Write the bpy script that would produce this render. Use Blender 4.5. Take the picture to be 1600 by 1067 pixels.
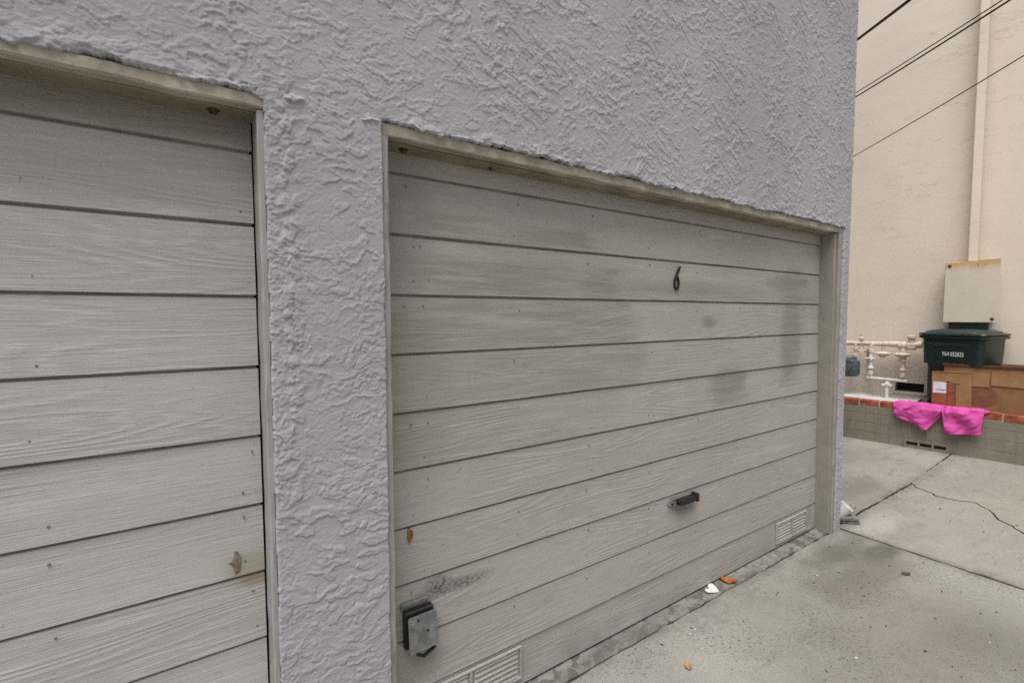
import bpy, bmesh, math, random
import numpy as np
from mathutils import Vector, Matrix
for o in list(bpy.data.objects): bpy.data.objects.remove(o)
scn = bpy.context.scene
col = scn.collection
R = math.radians
random.seed(4)

# ------------------------------------------------------------------ camera
CAMZ = 1.585
yaw, pitch, roll = R(33.993), R(3.170), R(-0.162)
F = Vector((math.sin(yaw)*math.cos(pitch), math.cos(yaw)*math.cos(pitch), -math.sin(pitch)))
Rt = Vector((math.cos(yaw), -math.sin(yaw), 0)); Up = Rt.cross(F)
Rr = math.cos(roll)*Rt + math.sin(roll)*Up; Uu = -math.sin(roll)*Rt + math.cos(roll)*Up
cd = bpy.data.cameras.new('camera'); cam = bpy.data.objects.new('camera', cd); col.objects.link(cam)
cd.sensor_width = 36; cd.sensor_fit = 'HORIZONTAL'; cd.lens = 36*739.475/1600
cd.clip_start = 0.05; cd.clip_end = 3000
M = Matrix((Rr, Uu, -F)).transposed().to_4x4(); M.translation = (0, 0, CAMZ)
cam.matrix_world = M
scn.camera = cam

# ------------------------------------------------------------------ world, sun, exposure
SUN_EL, SUN_AZ = R(68), R(242)            # azimuth clockwise from +Y
w = bpy.data.worlds.new('World'); scn.world = w; w.use_nodes = True
nt = w.node_tree; nt.nodes.clear()
sky = nt.nodes.new('ShaderNodeTexSky'); sky.sky_type = 'NISHITA'; sky.sun_disc = False
sky.sun_elevation = SUN_EL; sky.sun_rotation = SUN_AZ; sky.dust_density = 5.0; sky.air_density = 1.0
hs = nt.nodes.new('ShaderNodeHueSaturation'); hs.inputs['Saturation'].default_value = 0.22   # an overcast, nearly colourless sky
bg = nt.nodes.new('ShaderNodeBackground'); bg.inputs[1].default_value = 0.055
wo = nt.nodes.new('ShaderNodeOutputWorld')
nt.links.new(sky.outputs[0], hs.inputs['Color']); nt.links.new(hs.outputs[0], bg.inputs[0]); nt.links.new(bg.outputs[0], wo.inputs[0])
sl = bpy.data.lights.new('sun', 'SUN'); sl.energy = 1.5; sl.angle = R(50); sl.color = (1, .965, .92)
so = bpy.data.objects.new('sun', sl); col.objects.link(so)
sd = Vector((math.sin(SUN_AZ)*math.cos(SUN_EL), math.cos(SUN_AZ)*math.cos(SUN_EL), math.sin(SUN_EL)))
so.rotation_euler = sd.to_track_quat('Z', 'Y').to_euler(); so.location = (0, -4, 12)
vs = scn.view_settings; vs.view_transform = 'Standard'; vs.look = 'None'; vs.gamma = 1; vs.exposure = 1.22; vs.use_curve_mapping = False
scn.render.engine = 'CYCLES'
scn.cycles.use_denoising = False          # the denoiser wipes out sand grain and wood grain
scn.cycles.sample_clamp_indirect = 4.0

# ------------------------------------------------------------------ node helpers
class NT:
    def __init__(s, name):
        s.m = bpy.data.materials.new(name); s.m.use_nodes = True; s.t = s.m.node_tree
        s.b = s.t.nodes['Principled BSDF']; s.pos = s.t.nodes.new('ShaderNodeNewGeometry').outputs['Position']
    def n(s, ty, **kw):
        d = s.t.nodes.new(ty)
        for k, v in kw.items():
            if k in d.inputs.keys(): s.put(d.inputs[k], v)
            else: setattr(d, k, v)
        return d
    def put(s, sock, v):
        if isinstance(v, bpy.types.NodeSocket): s.t.links.new(v, sock)
        else: sock.default_value = v
    def math(s, op, a, b=0.0, c=0.0, clamp=False):
        d = s.t.nodes.new('ShaderNodeMath'); d.operation = op; d.use_clamp = clamp
        for i, v in enumerate((a, b, c)): s.put(d.inputs[i], v)
        return d.outputs[0]
    def vmul(s, v, k, add=(0, 0, 0)):
        d = s.t.nodes.new('ShaderNodeVectorMath'); d.operation = 'MULTIPLY_ADD'
        s.put(d.inputs[0], v); s.put(d.inputs[1], k); s.put(d.inputs[2], add); return d.outputs[0]
    def noise(s, v, scale=1.0, detail=3.0, rough=.55, dist=0.0):
        d = s.n('ShaderNodeTexNoise', Vector=v, Scale=scale, Detail=detail, Roughness=rough, Distortion=dist)
        return d.outputs[0]
    def ramp(s, v, a, b, lo=0.0, hi=1.0, smooth=True):
        d = s.t.nodes.new('ShaderNodeMapRange'); d.interpolation_type = 'SMOOTHSTEP' if smooth else 'LINEAR'
        s.put(d.inputs[0], v); d.inputs[1].default_value = a; d.inputs[2].default_value = b; d.inputs[3].default_value = lo; d.inputs[4].default_value = hi
        return d.outputs[0]
    def mix(s, f, a, b, mode='MIX'):
        d = s.t.nodes.new('ShaderNodeMix'); d.data_type = 'RGBA'; d.blend_type = mode
        s.put(d.inputs[0], f)
        for i, v in ((6, a), (7, b)):
            if isinstance(v, tuple) and len(v) == 3: v = v + (1,)
            s.put(d.inputs[i], v)
        return d.outputs[2]
    def blob(s, x, z, rx, rz, wob=None, soft=.35, axes='XZ'):
        # soft-edged ellipse mask in world position
        sp = s.sep(); a, c = (sp[0], sp[2]) if axes == 'XZ' else (sp[0], sp[1])
        dx = s.math('DIVIDE', s.math('SUBTRACT', a, x), rx); dz = s.math('DIVIDE', s.math('SUBTRACT', c, z), rz)
        d = s.math('SQRT', s.math('ADD', s.math('MULTIPLY', dx, dx), s.math('MULTIPLY', dz, dz)))
        if wob is not None: d = s.math('ADD', d, wob)
        return s.ramp(d, 1-soft, 1+soft, 1, 0)
    def sep(s):
        if not hasattr(s, '_sp'): s._sp = s.n('ShaderNodeSeparateXYZ', Vector=s.pos).outputs
        return s._sp
    def bump(s, h, dist, strength=1.0, prev=None):
        d = s.t.nodes.new('ShaderNodeBump'); d.inputs['Strength'].default_value = strength; d.inputs['Distance'].default_value = dist
        s.put(d.inputs['Height'], h)
        if prev is not None: s.put(d.inputs['Normal'], prev)
        return d.outputs[0]
    def done(s, colour, rough=.8, normal=None, metal=0.0, spec=.3):
        if isinstance(colour, tuple): colour = colour + (1,)
        s.put(s.b.inputs['Base Color'], colour); s.put(s.b.inputs['Roughness'], rough); s.put(s.b.inputs['Metallic'], metal)
        s.b.inputs['Specular IOR Level'].default_value = spec
        if normal is not None: s.put(s.b.inputs['Normal'], normal)
        return s.m

def plain(name, c, rough=.7, var=.25, scale=12, bump=.0006, bscale=120, metal=0.0, spec=.3, dirt=None):
    a = NT(name); v = a.noise(a.pos, scale, 4); c2 = tuple(x*(1-var) for x in c); c1 = tuple(min(1, x*(1+var*.5)) for x in c)
    k = a.mix(a.ramp(v, .3, .7), c1, c2)
    if dirt: k = a.mix(a.ramp(a.noise(a.pos, scale*2.3, 5, .65), .55, .75, 0, dirt[1]), k, dirt[0])
    nm = a.bump(a.noise(a.pos, bscale, 3), bump, 1.0) if bump else None
    return a.done(k, rough, nm, metal, spec)

# stucco: pale lilac grey, real relief is in the mesh; the node adds the sand grain
a = NT('stucco')
big = a.noise(a.pos, 1.3, 5, .6); mid = a.noise(a.pos, 7, 5, .6)
c = a.mix(a.ramp(big, .35, .68), (.402, .397, .424), (.360, .354, .380))
c = a.mix(a.ramp(mid, .56, .75, 0, .5), c, (.42, .418, .435))
c = a.mix(a.ramp(a.noise(a.pos, 45, 3, .7), .62, .78, 0, .35), c, (.27, .255, .285))
zz = a.sep()[2]
c = a.mix(a.math('MULTIPLY', a.ramp(zz, .35, 0.0, 0, .55), a.ramp(a.noise(a.pos, 9, 4, .6), .35, .65)), c, (.24, .225, .225))
nm = a.bump(a.noise(a.pos, 170, 3, .7), .002, .55)
nm = a.bump(a.noise(a.pos, 420, 2, .6), .0012, .6, nm)
STUCCO = a.done(c, .92, nm, spec=.15)

def board_mat(name, base, warm, stains_and_shade, rects=(), scuffs=()):
    a = NT(name)
    rnd = a.n('ShaderNodeObjectInfo').outputs['Random']
    cx = a.n('ShaderNodeCombineXYZ', X=a.math('MULTIPLY', rnd, 61.0), Y=a.math('MULTIPLY', rnd, 23.0), Z=a.math('MULTIPLY', rnd, 37.0)).outputs[0]
    def co(k): return a.vmul(a.pos, k, cx)
    ring = a.noise(co((.55, 0, 6.5)), 1.0, 2.0, .42, .12)
    grain = a.math('SINE', a.math('MULTIPLY', ring, 150.0))
    grain = a.math('POWER', a.math('MULTIPLY_ADD', grain, .5, .5), 1.6)
    amp = a.ramp(a.noise(co((1.6, 0, 5.0)), 1.0, 2), .36, .62, .12, 1.0)
    brk = a.ramp(a.noise(co((13, 0, 120)), 1.0, 3, .6), .3, .62, .25, 1.0)
    h1 = a.math('MULTIPLY', a.math('MULTIPLY', grain, amp), brk)
    h2 = a.noise(co((10, 0, 330)), 1.0, 4, .65)
    nm = a.bump(h1, .0025, .5)
    nm = a.bump(h2, .0025, .8, nm)
    sp = a.sep()
    # weathering, plus painted shade under the header on the pale door
    t1 = a.noise(co((1.3, 0, 3.2)), 1.0, 5, .6)
    k = a.mix(a.ramp(t1, .34, .66), base, warm)
    k = a.mix(a.ramp(rnd, .0, 1.0, .0, .45, False), k, tuple(x*y for x, y in zip(base, (.86, .85, .83))))
    st = a.noise(co((2.0, 0, 26)), 1.0, 5, .62)
    k = a.mix(a.ramp(st, .5, .72, 0, .35), k, tuple(x*.8 for x in base))
    k = a.mix(a.math('MULTIPLY', a.ramp(st, .45, .3, 0, .5), 1.0), k, tuple(min(1, x*1.16) for x in base))
    wob = a.math('MULTIPLY_ADD', a.noise(a.vmul(a.pos, (4, 0, 12)), 1.0, 4, .6), .9, -.45)
    for (x0, x1, z0, z1, s_, cc) in rects:
        xe = a.math('ADD', sp[0], a.math('MULTIPLY', wob, .40)); ze = a.math('ADD', sp[2], a.math('MULTIPLY', wob, .06))
        mk = a.math('MULTIPLY', a.math('MULTIPLY', a.ramp(xe, x0-.06, x0+.10), a.ramp(xe, x1+.07, x1-.07)), a.math('MULTIPLY', a.ramp(ze, z0-.02, z0+.02), a.ramp(ze, z1+.02, z1-.02)))
        strk = a.ramp(a.noise(a.vmul(a.pos, (2.5, 0, 30)), 1.0, 4, .6), .32, .62, .15, 1.0)
        k = a.mix(a.math('MULTIPLY', a.math('MULTIPLY', mk, strk), s_), k, cc)
    for (x, z, rx, rz, s_, cc, soft) in stains_and_shade:
        k = a.mix(a.math('MULTIPLY', a.blob(x, z, rx, rz, wob, soft), s_), k, cc)
    for (x, z, rx, rz) in scuffs:
        md_ = a.math('MULTIPLY', a.blob(x, z, rx, rz, wob, .7), a.ramp(a.noise(a.vmul(a.pos, (60, 0, 110)), 1.0, 3, .65), .47, .60))
        k = a.mix(a.math('MULTIPLY', md_, .85), k, (.05, .046, .044))
    dk = a.math('MULTIPLY', a.ramp(h1, .5, .05, 0, .24), amp)
    k = a.mix(dk, k, tuple(x*.62 for x in base))
    k = a.mix(a.ramp(h2, .47, .36, 0, .30), k, tuple(x*.66 for x in base))
    # small scuffs and dirt specks
    sk = a.ramp(a.noise(a.pos, 38, 2, .5), .73, .8, 0, .4)
    k = a.mix(sk, k, (.12, .11, .10))
    low = a.math('MULTIPLY', a.ramp(sp[2], .22, .0, 0, .4), a.ramp(a.noise(a.vmul(a.pos, (6, 0, 9)), 1.0, 4, .6), .35, .7))
    k = a.mix(low, k, (.19, .18, .165))
    return a.done(k, .72, nm, spec=.25)
WM = (.26, .238, .208)
DK = (.205, .196, .183)
BOARD6 = board_mat('door_paint_grey_beige', (.435, .416, .390), (.39, .369, .340), [
    (2.41, 1.54, .07, .035, .65, DK, .5), (2.62, 1.19, .17, .09, .55, DK, .4), (3.33, 1.40, .13, .26, .5, DK, .4),
    (3.28, 1.78, .28, .05, .5, DK, .4), (2.15, 1.73, .8, .03, .35, DK, .5), (.68, 1.25, .12, .3, .4, (.25, .265, .22), .5), (.62, 1.9, .1, .25, .5, DK, .6),
    (2.2, .53, .12, .05, .6, (.2, .2, .19), .6), (.78, .552, .14, .022, .5, (.12, .115, .11), .6), (.73, .585, .05, .03, .3, (.13, .12, .11), .6),
    (.66, .30, .09, .06, .4, (.28, .22, .16), .6), (3.66, .13, .05, .07, .5, (.24, .235, .16), .5)],
    [(.66, 1.50, 1.86, 1.955, .75, WM), (.66, 1.66, 1.66, 1.80, .8, WM), (.5, 1.80, 1.45, 1.65, .75, WM), (.5, 1.86, 1.24, 1.44, .55, WM), (.5, 1.70, 1.03, 1.23, .35, WM), (1.45, 3.7, 1.66, 1.72, .4, DK), (3.2, 3.5, 1.1, 1.9, .5, DK), (2.45, 2.8, 1.05, 1.24, .5, DK)],
    [(.80, .548, .13, .020), (.735, .580, .045, .028), (2.2, .545, .10, .03)])
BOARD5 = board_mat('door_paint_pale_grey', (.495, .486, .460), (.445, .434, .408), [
    (-.1, 2.13, .9, .065, .75, (.19, .16, .125), .5), (.12, .83, .07, .05, .6, (.30, .27, .17), .5), (.14, .79, .05, .02, .6, (.26, .19, .10), .5),  # first entry paints the header's shade onto the top board
    (-.2, 1.92, .3, .05, .3, (.27, .265, .24), .5), (-.38, .3, .3, .25, .3, DK, .5)])

a = NT('frame_paint_tan')
pl_ = a.noise(a.vmul(a.pos, (26, 26, 6)), 1.0, 5, .65); pk = a.noise(a.pos, 11, 4, .6)
k = a.mix(a.ramp(pk, .3, .7), (.31, .285, .25), (.262, .24, .208))
k = a.mix(a.ramp(pl_, .62, .72, 0, .7), k, (.14, .12, .10))
k = a.mix(a.ramp(pl_, .30, .22, 0, .6), k, (.52, .50, .46))
FRAME = a.done(k, .7, a.bump(pl_, .002, .6), spec=.25)
a = NT('frame_paint_grey_peeling')
pl_ = a.noise(a.vmul(a.pos, (40, 40, 5)), 1.0, 6, .68); pk = a.noise(a.pos, 8, 4, .6)
k = a.mix(a.ramp(pk, .3, .7), (.345, .338, .338), (.29, .282, .278))
k = a.mix(a.ramp(pl_, .60, .67, 0, .75), k, (.17, .155, .14))
k = a.mix(a.ramp(pl_, .33, .27, 0, .6), k, (.54, .53, .51))
TRIM = a.done(k, .75, a.bump(pl_, .0025, .8), spec=.2)
HEAD = plain('header_paint_cream', (.38, .345, .28), .7, .3, 9, .0015, 60, dirt=((.2, .17, .13), .6))
SOFFIT = plain('soffit_paint_tan_shaded', (.25, .21, .15), .75, .3, 7, .001, 70, dirt=((.2, .15, .1), .5))  # tan paint, darkened to include the shadow under the headers
CORE = plain('door_core', (.27, .258, .24), .85, .3, 8, .001, 60)
NAIL = plain('nail_head', (.17, .163, .155), .7, .3, 60, 0)
RUST = plain('rusty_iron', (.10, .045, .022), .85, .5, 60, .0008, 300)
BLACKM = plain('black_iron', (.022, .022, .023), .45, .4, 40, .0004, 200, metal=.2, spec=.5)
STEEL = plain('dull_steel', (.20, .215, .215), .5, .35, 30, .0004, 200, metal=.25, spec=.4)
NUM = plain('number_black', (.020, .019, .022), .5, .3, 40, 0)
RESIN = plain('amber_resin', (.30, .15, .035), .5, .6, 90, .001, 200)
BAREWOOD = plain('bare_wood', (.24, .195, .15), .85, .5, 60, .002, 200)

def concrete(name, base, dark, specks, zones, patch=0):
    a = NT(name)
    b1 = a.noise(a.pos, 1.4, 6, .62); b2 = a.noise(a.pos, 6.5, 6, .65, .4)
    k = a.mix(a.ramp(b1, .34, .68), base, tuple(x*.80 for x in base))
    k = a.mix(a.ramp(b2, .5, .7, 0, .5), k, dark)
    k = a.mix(a.ramp(b2, .42, .28, 0, .55), k, tuple(min(1, x*1.16) for x in base))
    fine = a.noise(a.pos, 130, 4, .75)
    k = a.mix(a.ramp(fine, .5, .7, 0, .6), k, tuple(x*.5 for x in base))
    k = a.mix(a.ramp(fine, .44, .28, 0, .6), k, tuple(min(1, x*1.45) for x in base))
    drag = a.noise(a.vmul(a.pos, (3, 9, 1)), 1.0, 6, .7, .6)
    k = a.mix(a.ramp(drag, .52, .66, 0, .6), k, tuple(x*.62 for x in base))
    if patch: k = a.mix(a.ramp(a.noise(a.pos, 15, 5, .6, .5), .47, .56, 0, patch), k, dark)
    wob = a.math('MULTIPLY_ADD', a.noise(a.pos, 3.5, 5, .65), 1.6, -.8)
    for (x, y, rx, ry, s_, cc, soft) in zones:
        k = a.mix(a.math('MULTIPLY', a.blob(x, y, rx, ry, wob, soft, 'XY'), s_), k, cc)
    sp_ = a.sep(); jn = a.ramp(a.noise(a.pos, 5, 5, .65), .35, .65, .1, 1.0)
    j1 = a.ramp(a.math('ABSOLUTE', a.math('SUBTRACT', sp_[0], 3.925)), .09, .0, 0, .55); j2 = a.math('MULTIPLY', a.ramp(a.math('ABSOLUTE', a.math('SUBTRACT', sp_[1], 1.515)), .10, .0, 0, .6), a.ramp(sp_[0], 7.2, 7.0))
    k = a.mix(a.math('MULTIPLY', a.math('MAXIMUM', j1, j2), jn), k, (.12, .108, .09))
    if specks:
        sv = a.vmul(a.pos, (1, 1, 0)); mask = a.ramp(a.noise(a.pos, 2.2, 4, .6), .42, .60, .08, 1.0)
        s1 = a.math('MULTIPLY', a.ramp(a.noise(sv, 60, 4, .74), .54, .64), mask)
        k = a.mix(a.math('MULTIPLY', s1, specks), k, (.085, .078, .072))
        s3 = a.math('MULTIPLY', a.ramp(a.noise(a.vmul(a.pos, (150, 85, 0)), 1.0, 2, .6), .58, .66), a.ramp(a.noise(a.pos, 1.7, 4, .6), .42, .60, .1, 1.0)); k = a.mix(a.math('MULTIPLY', s3, specks*.75), k, (.11, .102, .095))
        s2 = a.ramp(a.noise(sv, 34, 3, .6), .69, .73, 0, .6*min(1, specks*1.4))
        k = a.mix(s2, k, (.07, .062, .055))
    nm = a.bump(a.noise(a.pos, 12, 5, .6), .006, .5)
    nm = a.bump(fine, .0022, .8, nm)
    return a.done(k, .88, nm, spec=.2)
CONC_NEAR = concrete('concrete_worn', (.30, .287, .262), (.18, .169, .15), .9,
    [(3.76, 1.17, .18, .08, .85, (.10, .092, .08), .5), (3.35, 1.12, .38, .16, .75, (.14, .128, .112), .6), (2.75, .85, .75, .38, .65, (.185, .170, .148), .8), (3.5, 1.34, .35, .09, .75, (.12, .11, .095), .7), (3.2, .45, .5, .25, .7, (.15, .138, .12), .8), (1.75, 1.2, .5, .2, .25, (.40, .39, .365), .9), (3.75, .35, .3, .4, .3, (.40, .39, .365), .9)])
CONC_FAR = concrete('concrete_smooth', (.305, .286, .256), (.205, .188, .163), .35,
    [(4.2, 1.35, .35, .10, .5, (.42, .41, .39), .6), (4.5, .95, .5, .25, .35, (.30, .285, .26), .6), (5.0, 1.75, .35, .1, .6, (.19, .175, .15), .6), (5.6, .9, .7, .3, .4, (.25, .23, .20), .8), (4.9, 2.1, .4, .08, .5, (.2, .18, .155), .7), (6.2, 2.2, .5, .12, .45, (.24, .22, .2), .6)])
CONC_BASE = concrete('ground_dirt', (.12, .108, .092), (.07, .06, .05), 0, [])
SILL = concrete('threshold_concrete', (.30, .29, .268), (.085, .080, .072), .6, [(2.9, 1.55, .35, .06, .4, (.29, .31, .27), .5), (1.7, 1.55, .3, .06, .5, (.17, .165, .155), .5)], .75)
BED = concrete('planter_bed_concrete', (.55, .55, .54), (.36, .36, .36), 0, [])
BLOCK = concrete('grey_green_block', (.265, .242, .19), (.185, .166, .126), .4, [])
MORTAR = concrete('mortar', (.38, .35, .285), (.27, .245, .2), 0, [])
BRICK = plain('red_brick', (.31, .085, .048), .85, .5, 14, .003, 80, dirt=((.34, .22, .17), .5))
BRICKTOP = BRICK
a = NT('beige_plaster')
b1 = a.noise(a.pos, .7, 5, .55); b2 = a.noise(a.vmul(a.pos, (1, 1, 2.6)), 1.6, 6, .6)
k = a.mix(a.ramp(b1, .36, .66), (.68, .605, .52), (.63, .56, .485))
k = a.mix(a.ramp(b2, .52, .72, 0, .45), k, (.59, .518, .45))
k = a.mix(a.ramp(a.noise(a.vmul(a.pos, (5, 5, .7)), 1.0, 4, .6), .56, .74, 0, .3), k, (.62, .54, .45))
zz = a.sep()[2]
k = a.mix(a.math('MULTIPLY', a.ramp(zz, 1.3, .5, 0, .5), a.ramp(a.noise(a.pos, 4, 4), .3, .6)), k, (.42, .37, .31))  # lower wall shade painted into the plaster colour, broken by noise
crk = a.math('ABSOLUTE', a.math('SUBTRACT', a.noise(a.vmul(a.pos, (.5, .5, 2.2)), 1.0, 6, .62), .5))
ck = a.math('MULTIPLY', a.ramp(crk, .0045, .0, 0, 1), a.ramp(a.noise(a.pos, 1.1, 2), .52, .6))
k = a.mix(a.math('MULTIPLY', ck, .55), k, (.36, .31, .26))
nm = a.bump(b2, .008, .4); nm = a.bump(a.noise(a.pos, 70, 4), .0025, .45, nm); nm = a.bump(ck, .004, -.6, nm)
BEIGE = a.done(k, .9, nm, spec=.15)
BOXPAINT = None
a = NT('cabinet_paint')
k = a.mix(a.ramp(a.noise(a.pos, 5, 4), .3, .7), (.56, .50, .42), (.51, .455, .385))
tz = a.ramp(a.math('ADD', zz if False else a.sep()[2], a.math('MULTIPLY', a.noise(a.pos, 9, 4, .6), .16)), 2.15, 2.25)
k = a.mix(a.math('MULTIPLY', tz, .9), k, (.47, .32, .13))
k = a.mix(a.math('MULTIPLY', a.math('MULTIPLY', a.ramp(a.noise(a.pos, 34, 4, .7), .56, .66), tz), .7), k, (.27, .13, .06))
CABINET = a.done(k, .6, None, spec=.3)
PIPEB = plain('pipe_paint_beige', (.58, .50, .40), .6, .2, 30, .0006, 150)
PIPEW = plain('pipe_paint_white', (.66, .645, .61), .6, .2, 30, .0006, 150, dirt=((.45, .40, .33), .4))
METER = plain('meter_blue_grey', (.075, .105, .115), .45, .35, 25, .0005, 150, spec=.4)
DARK = plain('dark_void', (.012, .011, .010), .9, .2, 10, 0)
BIN = plain('bin_green_plastic', (.006, .019, .018), .42, .3, 9, .0004, 200, spec=.45)
BINLID = plain('bin_lid_plastic', (.010, .026, .022), .33, .3, 9, .0004, 200, spec=.5)
WHITE = plain('white_print', (.75, .76, .76), .6, .1, 60, 0)
CARD = plain('cardboard', (.24, .125, .058), .85, .22, 5, .0008, 120)
CARDD = plain('cardboard_outside', (.285, .15, .072), .85, .25, 4, .0008, 120)
CARDR = plain('cardboard_red_print', (.27, .085, .04), .8, .25, 8, .0006, 120)
CARDM = plain('cardboard_round_mark', (.20, .085, .048), .85, .2, 12, 0)
INK = plain('dark_print_and_shade', (.085, .035, .022), .8, .3, 30, 0)  # print lines, and the painted shade strip of the open carton
INKB = plain('blue_grey_print', (.18, .19, .36), .8, .3, 60, 0)
LABEL = plain('label_paper', (.66, .63, .72), .7, .12, 30, 0)
PINK = plain('pink_cloth', (.56, .075, .32), .8, .10, 6, .0006, 160, spec=.3)
CABLE = plain('cable_rubber', (.012, .012, .012), .7, .2, 10, 0)
PVC = plain('white_plastic', (.66, .66, .65), .5, .2, 20, .0004, 100, dirt=((.35, .33, .3), .5))
GREYWOOD = plain('weathered_grey_wood', (.21, .19, .18), .85, .4, 30, .002, 80)
PETAL = plain('petal_white', (.72, .70, .66), .7, .12, 40, 0)
LEAFO = plain('leaf_orange', (.42, .13, .03), .7, .5, 60, 0)
LEAFT = plain('leaf_tan', (.36, .23, .10), .8, .4, 60, 0)
LITTER = plain('litter_dark', (.075, .06, .048), .9, .5, 30, 0)
LITTERW = plain('litter_pale', (.62, .60, .57), .9, .2, 30, 0)
ROOF = plain('roof_felt', (.12, .12, .12), .9, .3, 4, .002, 60)

# ------------------------------------------------------------------ mesh helpers
def tag(o, label=None, cat=None, group=None, kind=None):
    if label: o['label'] = label
    if cat: o['category'] = cat
    if group: o['group'] = group
    if kind: o['kind'] = kind
    return o
def empty(name, loc, rz=0.0, label=None, cat=None, group=None):
    o = bpy.data.objects.new(name, None); col.objects.link(o); o.location = loc; o.rotation_euler = (0, 0, rz); o.empty_display_size = .1
    return tag(o, label, cat, group)
class MB:
    def __init__(s): s.v = []; s.f = []
    def add(s, vs, fs):
        k = len(s.v); s.v += [tuple(p) for p in vs]; s.f += [tuple(i+k for i in f) for f in fs]; return s
    def box(s, x0, x1, y0, y1, z0, z1, ch=0.0):
        if ch <= 0:
            vs = [(x, y, z) for z in (z0, z1) for y in (y0, y1) for x in (x0, x1)]
            return s.add(vs, [(0, 2, 3, 1), (4, 5, 7, 6), (0, 1, 5, 4), (2, 6, 7, 3), (0, 4, 6, 2), (1, 3, 7, 5)])
        bm = bmesh.new(); bmesh.ops.create_cube(bm, size=1)
        for v in bm.verts: v.co = Vector(((x0+x1)/2+v.co.x*(x1-x0), (y0+y1)/2+v.co.y*(y1-y0), (z0+z1)/2+v.co.z*(z1-z0)))
        bmesh.ops.bevel(bm, geom=list(bm.edges), offset=ch, segments=1, affect='EDGES')
        bm.verts.index_update(); s.add([v.co for v in bm.verts], [[v.index for v in f.verts] for f in bm.faces]); bm.free(); return s
    def tube(s, pts, r, n=10, caps=True):
        pts = [Vector(p) for p in pts]; rs = r if isinstance(r, (list, tuple)) else [r]*len(pts); rings = []; ref = None
        for i, p in enumerate(pts):
            d = (pts[min(i+1, len(pts)-1)]-pts[max(i-1, 0)]).normalized()
            if ref is None: ref = d.orthogonal().normalized()
            else: ref = (ref-d*ref.dot(d)).normalized()
            b = d.cross(ref); rings.append([p+rs[i]*(math.cos(2*math.pi*k/n)*ref+math.sin(2*math.pi*k/n)*b) for k in range(n)])
        return s.loft(rings, caps)
    def loft(s, rings, caps=True):
        n = len(rings[0]); vs = [p for r_ in rings for p in r_]; fs = []
        for i in range(len(rings)-1):
            for k in range(n): fs.append((i*n+k, i*n+(k+1) % n, (i+1)*n+(k+1) % n, (i+1)*n+k))
        if caps: fs.append(tuple(reversed(range(n)))); fs.append(tuple(range((len(rings)-1)*n, len(rings)*n)))
        return s.add(vs, fs)
    def lathe(s, c, prof, axis='Z', n=14):
        c = Vector(c); rings = []
        for r_, h in prof:
            ring = []
            for k in range(n):
                q = 2*math.pi*k/n; x, y = r_*math.cos(q), r_*math.sin(q)
                ring.append(c+(Vector((x, y, h)) if axis == 'Z' else Vector((h, x, y)) if axis == 'X' else Vector((y, h, x))))
            rings.append(ring)
        return s.loft(rings)
    def prism(s, poly, y0, y1):          # polygon in xz, extruded in y
        n = len(poly); vs = [(x, y0, z) for x, z in poly]+[(x, y1, z) for x, z in poly]
        return s.add(vs, [tuple(range(n)), tuple(range(2*n-1, n-1, -1))]+[(k, k+n, (k+1) % n+n, (k+1) % n) for k in range(n)])
    def slab(s, poly, z0, z1):           # polygon in xy, extruded in z
        n = len(poly); vs = [(x, y, z0) for x, y in poly]+[(x, y, z1) for x, y in poly]
        return s.add(vs, [tuple(range(n-1, -1, -1)), tuple(range(n, 2*n))]+[(k, (k+1) % n, (k+1) % n+n, k+n) for k in range(n)])
    def plate(s, xs, zs, holes, y0, y1):   # wall sheet with recessed rectangular openings; holes = set of cells
        nx, nz = len(xs), len(zs); vs = [(x, y, z) for y in (y0, y1) for z in zs for x in xs]
        I = lambda i, j, b: b*nx*nz+j*nx+i; fs = []
        for j in range(nz-1):
            for i in range(nx-1):
                if (i, j) in holes: continue
                fs.append((I(i, j, 0), I(i+1, j, 0), I(i+1, j+1, 0), I(i, j+1, 0))); fs.append((I(i, j, 1), I(i, j+1, 1), I(i+1, j+1, 1), I(i+1, j, 1)))
                for (di, dj, p, q) in ((-1, 0, (i, j), (i, j+1)), (1, 0, (i+1, j+1), (i+1, j)), (0, -1, (i+1, j), (i, j)), (0, 1, (i, j+1), (i+1, j+1))):
                    ii, jj = i+di, j+dj
                    if ii < 0 or jj < 0 or ii >= nx-1 or jj >= nz-1 or (ii, jj) in holes:
                        fs.append((I(*p, 0), I(*q, 0), I(*q, 1), I(*p, 1)))
        return s.add(vs, fs)
    def build(s, name, mat, parent=None, smooth=False, world=False, fix=True):
        me = bpy.data.meshes.new(name); vs = s.v
        if world and parent is not None:
            inv = (Matrix.Translation(parent_world(parent)[0]) @ Matrix.Rotation(parent_world(parent)[1], 4, 'Z')).inverted()
            vs = [inv @ Vector(p) for p in vs]
        me.from_pydata([tuple(p) for p in vs], [], s.f); me.update()
        if fix:
            bm = bmesh.new(); bm.from_mesh(me); bmesh.ops.recalc_face_normals(bm, faces=bm.faces); bm.to_mesh(me); bm.free()
        if smooth:
            me.polygons.foreach_set('use_smooth', [True]*len(me.polygons))
            me.set_sharp_from_angle(angle=R(38))
        me.materials.append(mat)
        o = bpy.data.objects.new(name, me); col.objects.link(o); o.parent = parent
        return o
def parent_world(o):
    loc = Vector(o.location); rz = o.rotation_euler.z
    if o.parent: 
        l, r_ = parent_world(o.parent); return l+Matrix.Rotation(r_, 3, 'Z') @ loc, r_+rz
    return loc, rz
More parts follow.
